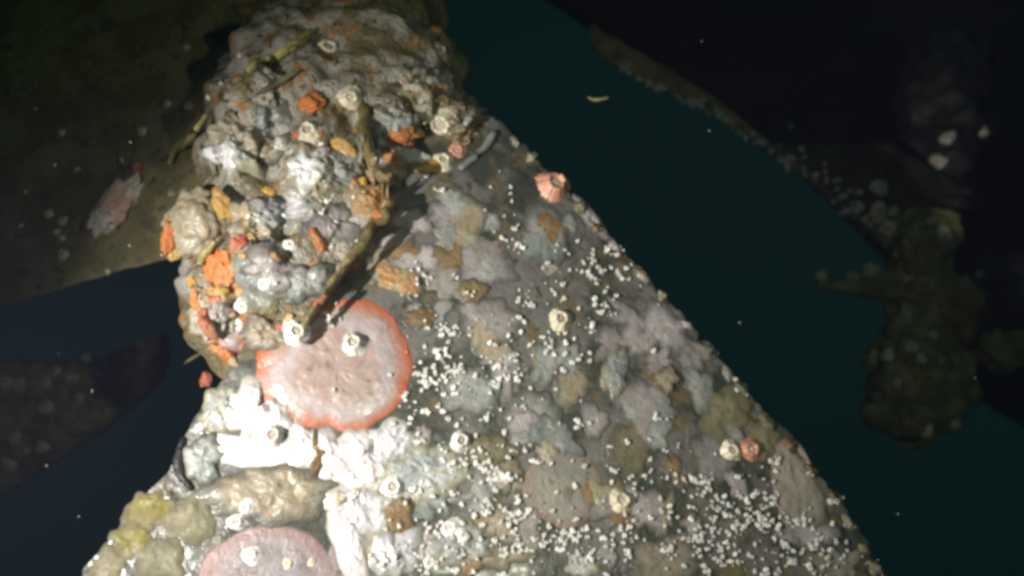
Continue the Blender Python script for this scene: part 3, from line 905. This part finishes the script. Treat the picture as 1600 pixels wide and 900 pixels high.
# --- barnacles that can be told apart
regrow()
B = [
    ('pale knob shaped barnacle at the very top of the hub beside the end nut', 512, 78, 21, 'shell'),
    ('cream barnacle at the shaded top right of the hub', 685, 80, 15, 'shell'),
    ('yellow white barnacle under the end nut next to the rib', 547, 152, 17, 'shell'),
    ('cream barnacle below the bright orange cushion', 482, 206, 19, 'shell'),
    ('white barnacle right of the deep orange red pad on the hub', 690, 194, 25, 'shell'),
    ('cream oval barnacle where the hub meets the blade root', 692, 252, 17, 'shell'),
    ('reddish barnacle beside the cream oval one at the blade root', 714, 236, 14, 'shellp'),
    ('open grey barnacle above the bluish mat on the upper hub', 546, 222, 13, 'shellw'),
    ('tiny white barnacle beside the dark hollow on the hub', 437, 228, 8, 'shellw'),
    ('bright white barnacle and painted glint in the lower middle of the hub', 414, 443, 14, 'shellw'),
    ('white barnacle painting a glint in the middle of the hub', 454, 382, 11, 'shellw'),  # white shells here and above stand in for wet glints
    ('small white barnacle on the hub below the bright white one', 380, 478, 13, 'shellw'),
    ('white barnacle low on the hub nose', 372, 508, 10, 'shellw'),
    ('big white barnacle at the lower end of the brown flange edge', 463, 518, 21, 'shellw'),
    ('white barnacle in a crater on the orange rimmed disc', 552, 537, 20, 'shellw'),
    ('pink barnacle with white upper rim on the right blade edge', 864, 291, 28, 'shellp'),
    ('cream barnacle alone on the dark upper blade', 875, 500, 20, 'shell'),
    ('white barnacle right of the brown patch in the lower middle', 720, 690, 19, 'shellw'),
    ('white barnacle with a dark ring on the lower middle crust', 614, 760, 19, 'shellw'),
    ('largest barnacle of the knot at the bottom centre', 703, 826, 17, 'shellw'),
    ('smaller barnacle touching the knot at the bottom centre', 725, 838, 12, 'shellw'),
    ('cream barnacle near the bottom right beside a grey green patch', 970, 782, 21, 'shell'),
    ('cream barnacle left of a dark red barnacle at the right', 1142, 704, 18, 'shell'),
    ('dark red barnacle at the right next to a cream one', 1172, 702, 18, 'shellp'),
    ('domed pearl white barnacle in the glare-whitened crust left of the disc', 424, 680, 20, 'shellw'),
    ('upper white barnacle of the pair left of the bottom centre', 384, 792, 11, 'shellw'),
    ('lower white barnacle of the pair left of the bottom centre', 369, 816, 15, 'shellw'),
    ('white barnacle on the left of the pink rimmed disc', 392, 868, 15, 'shellw'),
    ('small cream barnacle in the middle of the pink rimmed disc', 450, 880, 9, 'shell'),
    ('tiny cream barnacle on the right of the pink rimmed disc', 488, 878, 7, 'shell'),
    ('brown coated barnacle left of the dark ringed white one', 532, 778, 13, 'lid'),
    ('small brown barnacle between two others in the lower middle', 556, 770, 10, 'lid'),
    ('small white barnacle at the foot of the granular tan mat', 312, 668, 8, 'shellw'),
    ('greyish barnacle at the bottom between white specks', 672, 878, 13, 'shellw'),
]
for lab, x, y, r, k in B:
    barnacle(lab, x, y, r, k, tall=1.25 if r > 18 else 1.0)

# dim barnacles on the far metal
FB = [(1376, 293, 11), (1373, 330, 14), (1395, 330, 9), (1388, 357, 12), (1415, 392, 11), (1412, 425, 15), (1362, 424, 10), (1332, 434, 8), (1283, 431, 7), (1455, 345, 9), (1475, 368, 13), (1465, 252, 11),
      (1480, 215, 10), (1538, 207, 7), (1368, 560, 13), (1385, 556, 10), (1458, 524, 9), (1424, 540, 8), (1450, 676, 11), (1492, 664, 10), (1402, 598, 8), (1530, 430, 8), (1560, 560, 9), (1415, 490, 7), (1440, 560, 7)]
NAMED = {
    (1376, 293): 'cream barnacle topmost of the row down the left side of the far hub', (1373, 330): 'bright white barnacle under the topmost one on the far hub',
    (1412, 425): 'broad pale barnacle right of the short far stub blade', (1388, 357): 'yellowish barnacle in the middle of the row on the far hub',
    (1283, 431): 'small barnacle at the outer tip of the short far stub blade', (1362, 424): 'pale barnacle at the root of the short far stub blade', (1332, 434): 'small barnacle midway on the short far stub blade',
    (1368, 560): 'pale green barnacle at the left side of the hanging far boss', (1450, 676): 'yellow barnacle at the very bottom of the hanging far boss',
    (1492, 664): 'green yellow barnacle at the right bottom of the hanging far boss', (1458, 524): 'bright barnacle at the top of the hanging far boss',
    (1465, 252): 'lower of two dim barnacles at the upper end of the far hub', (1480, 215): 'upper of two dim barnacles at the upper end of the far hub',
    (1475, 368): 'pale oval barnacle on the right shaded part of the far hub', (1530, 430): 'dim barnacle at the far right near the frame edge above the stub'}
for x, y, r in FB:
    lab = NAMED.get((x, y))
    barnacle(lab or 'dim cream barnacle among others on the dark far propeller hub', x, y, r * 1.1, 'shell', None if lab else 'dim barnacles on the far propeller hub', far=1.8)
FL = [(8, 598, 13), (30, 602, 11), (140, 560, 9), (195, 556, 9), (158, 578, 11), (200, 583, 8), (222, 538, 8), (90, 578, 9), (106, 588, 7), (152, 604, 8), (72, 598, 8), (125, 622, 9), (70, 638, 11), (72, 628, 6),
      (22, 686, 9), (42, 704, 8), (66, 700, 9), (14, 728, 11), (118, 590, 7)]
for x, y, r in FL:
    barnacle('dim yellowish barnacle on the far strut at the lower left', x, y, r, 'shell', 'dim barnacles on the far strut', far=1.35)
UL = [(97, 207, 7), (222, 206, 8), (292, 74, 6), (373, 86, 5), (262, 162, 6), (295, 165, 8), (120, 265, 6), (33, 353, 5), (76, 334, 7), (98, 346, 9), (96, 372, 7), (98, 398, 9), (88, 362, 6), (168, 424, 5), (325, 152, 5), (55, 170, 4), (40, 300, 4),
      (268, 302, 7), (190, 250, 5), (345, 130, 5)]
for x, y, r in UL:
    barnacle('tiny pale barnacle on the dark olive upper left blade', x, y, r, 'shell', 'tiny barnacles on the dark upper left blade')

# --- specks: tiny white worm tubes on the blades
tm = []
for k in range(4):
    rnd = random.Random(k)
    n_, turns, pts, rads = 14, 1.5, [], []
    for i in range(n_):
        a = turns * 2 * math.pi * i / n_
        r = 0.22 + 0.5 * i / n_
        pts.append(Vector((r * math.cos(a), r * math.sin(a) * rnd.uniform(0.9, 1.1), 0.2 + 0.1 * rnd.random())))
        rads.append(0.2 + 0.22 * i / n_)
    v, f = tube_mesh(pts, rads, 5)
    me = bpy.data.meshes.new('worm_tube')  # shared by real tubes and the painted glints on the hub
    me.from_pydata([tuple(p) for p in v], [], f)
    me.polygons.foreach_set('use_smooth', [True] * len(me.polygons))
    me.materials.append(M['tube'])
    tm.append(me)
CL = [
    ('in the dense edge cluster below the pink barnacle', [(950, 408, 28, 24, 80), (935, 470, 45, 25, 26)]),
    ('in the small cluster right of the flange edge', [(655, 440, 12, 10, 16), (700, 480, 35, 25, 18)]),
    ('in the loose scatter round the upright pale oval', [(845, 455, 25, 35, 22), (795, 335, 16, 40, 22), (740, 300, 50, 20, 8)]),
    ('in the swarm right of the orange rimmed disc', [(720, 565, 45, 36, 85), (685, 600, 30, 36, 45), (785, 585, 30, 30, 46), (655, 650, 40, 24, 26), (735, 680, 30, 26, 40)]),
    ('in the swarm at the bottom centre', [(760, 755, 40, 36, 85), (680, 790, 50, 44, 75), (640, 870, 40, 24, 40), (760, 880, 60, 16, 60)]),
    ('in the band below the broad grey green patch', [(840, 832, 50, 22, 110), (935, 848, 50, 22, 80), (1010, 765, 30, 26, 30)]),
    ('in the thick swarm left of the tall oblong', [(1075, 790, 55, 32, 120), (1180, 815, 46, 34, 130), (1150, 858, 70, 22, 90), (1225, 860, 40, 26, 50)]),
    ('in the lower right corner beside the tall oblong', [(1295, 835, 26, 32, 45), (1330, 870, 26, 20, 14)]),
    ('thinly scattered round the vase shaped patch', [(870, 560, 50, 34, 40), (870, 640, 34, 24, 16), (1000, 560, 70, 60, 22), (980, 690, 60, 40, 12)]),
    ('on the blade edge beside the olive patch', [(1150, 580, 12, 16, 7)]),
    ('painting the glints scattered over the hub growth', [(470, 400, 55, 45, 30), (520, 320, 45, 45, 16), (640, 200, 50, 40, 14)]),  # white specks painted in as wet glints on the hub
]
rs = random.Random(99)
specks = []
for area, blobs in CL:
    for cx, cy, sx, sy, n_ in blobs:
        subs = [(rs.gauss(cx, sx), rs.gauss(cy, sy)) for _ in range(max(3, n_ // 7))]
        for _ in range(n_):
            if rs.random() < 0.7:
                qx, qy = rs.choice(subs)
                x, y = rs.gauss(qx, 8), rs.gauss(qy, 6)
            else:
                x, y = rs.gauss(cx, sx * 1.3), rs.gauss(cy, sy * 1.3)
            r = rs.choice((1.7, 2.2, 2.7, 3.2, 3.8, 4.4, 5.4)) * rs.uniform(0.85, 1.15)
            specks.append((r, x, y, area))
for _ in range(75):                          # the far blade
    t = rs.random()
    x, y = 1215 + t * 160 + rs.gauss(0, 20), 245 + t * 110 + rs.gauss(0, 20)
    specks.append((4.2 * rs.uniform(0.8, 1.4), x, y, 'on the broad dark foot of the far slim blade'))
for k in range(60):
    t = rs.random() ** 1.3
    lx, ly = interp(left3, 0.5 + 0.44 * t)
    specks.append((4.4 * rs.uniform(0.7, 1.3), lx + abs(rs.gauss(4, 5)), ly - abs(rs.gauss(3, 3)) + 2, 'along the lower edge of the far slim blade'))
specks.sort(reverse=True)
sv, sf = [], []
cnt = 0
for r, x, y, area in specks:
    loc, n, _i, _d = BVH.ray_cast(Vector((0, 0, 0)), P(x, y, 1).normalized())
    if loc is None:
        continue
    if n.dot(loc) > 0: n = -n
    s = r * loc.y / F
    q = n.to_track_quat('Z', 'Y') @ Matrix.Rotation(rs.uniform(0, 6.28), 3, 'Z').to_quaternion()
    loc = loc + n * 0.0015
    me = rs.choice(tm)
    if cnt < 300:
        o = bpy.data.objects.new('worm_tube', me)  # those over the hub growth paint wet glints
        o.location = loc
        o.rotation_mode = 'QUATERNION'
        o.rotation_quaternion = q
        o.scale = (s, s, s)
        COL.objects.link(o)
        tag(o, 'tiny white worm tube ' + area, 'worm tube', 'white worm tubes ' + area)
    else:
        b0 = len(sv)
        mt = Matrix.LocRotScale(loc, q, (s, s, s))
        sv += [mt @ v_.co for v_ in me.vertices]
        sf += [tuple(i + b0 for i in p_.vertices) for p_ in me.polygons]
    cnt += 1
o = mesh_obj('worm_tubes_and_glints', sv, sf, M['tube'])
tag(o, kind='stuff')

# --- drifting bits in the open water
for lab, pts, r in (('thin pale fibre drifting in the open water left of the far blade', [(918, 152), (932, 156), (952, 152)], 0.0016),
                    ('pale hair of weed reaching into the blue water left of the blade root', [(288, 568), (300, 560), (318, 550)], 0.0012)):
    q = path([P(x, y, 1.0) for x, y in pts], 10)
    v, f = tube_mesh(q, [r * (0.3 + math.sin(math.pi * k / 10)) for k in range(11)], 6)
    o = mesh_obj('drifting_fibre', v, f, M['weed'])
    tag(o, lab, 'fibre')

rp = random.Random(12)
for k in range(26):
    x, y, d = rp.uniform(30, 1560), rp.uniform(20, 880), rp.uniform(0.6, 1.0)
    lump('drifting_particle', 'particle', 'tiny pale particle drifting in the water', x, y, rp.uniform(0.8, 1.6), rp.uniform(0.7, 1.2), 'tube', rz=0.9, rot=rp.uniform(0, 180), d=d, group='particles drifting in the water', sub=2)

# ------------------------------------------------------------------ the water between lens and metal
bm = bmesh.new()
bmesh.ops.create_cube(bm, size=1)
me = bpy.data.meshes.new('haze')
for v_ in bm.verts:
    v_.co = Vector((v_.co.x * 6, v_.co.y * 5 + 1.6, v_.co.z * 4))
bm.to_mesh(me)
bm.free()
hz, nt, b = nodes('sea_water')
nt.nodes.remove(b)
pv = N(nt, 'ShaderNodeVolumePrincipled')
pv.inputs['Color'].default_value = (0.34, 0.32, 0.58, 1)
pv.inputs['Density'].default_value = 0.042
pv.inputs['Anisotropy'].default_value = 0.0
nt.links.new(pv.outputs[0], nt.nodes['Material Output'].inputs['Volume'])
me.materials.append(hz)
o = bpy.data.objects.new('haze', me)
COL.objects.link(o)
tag(o, kind='stuff')
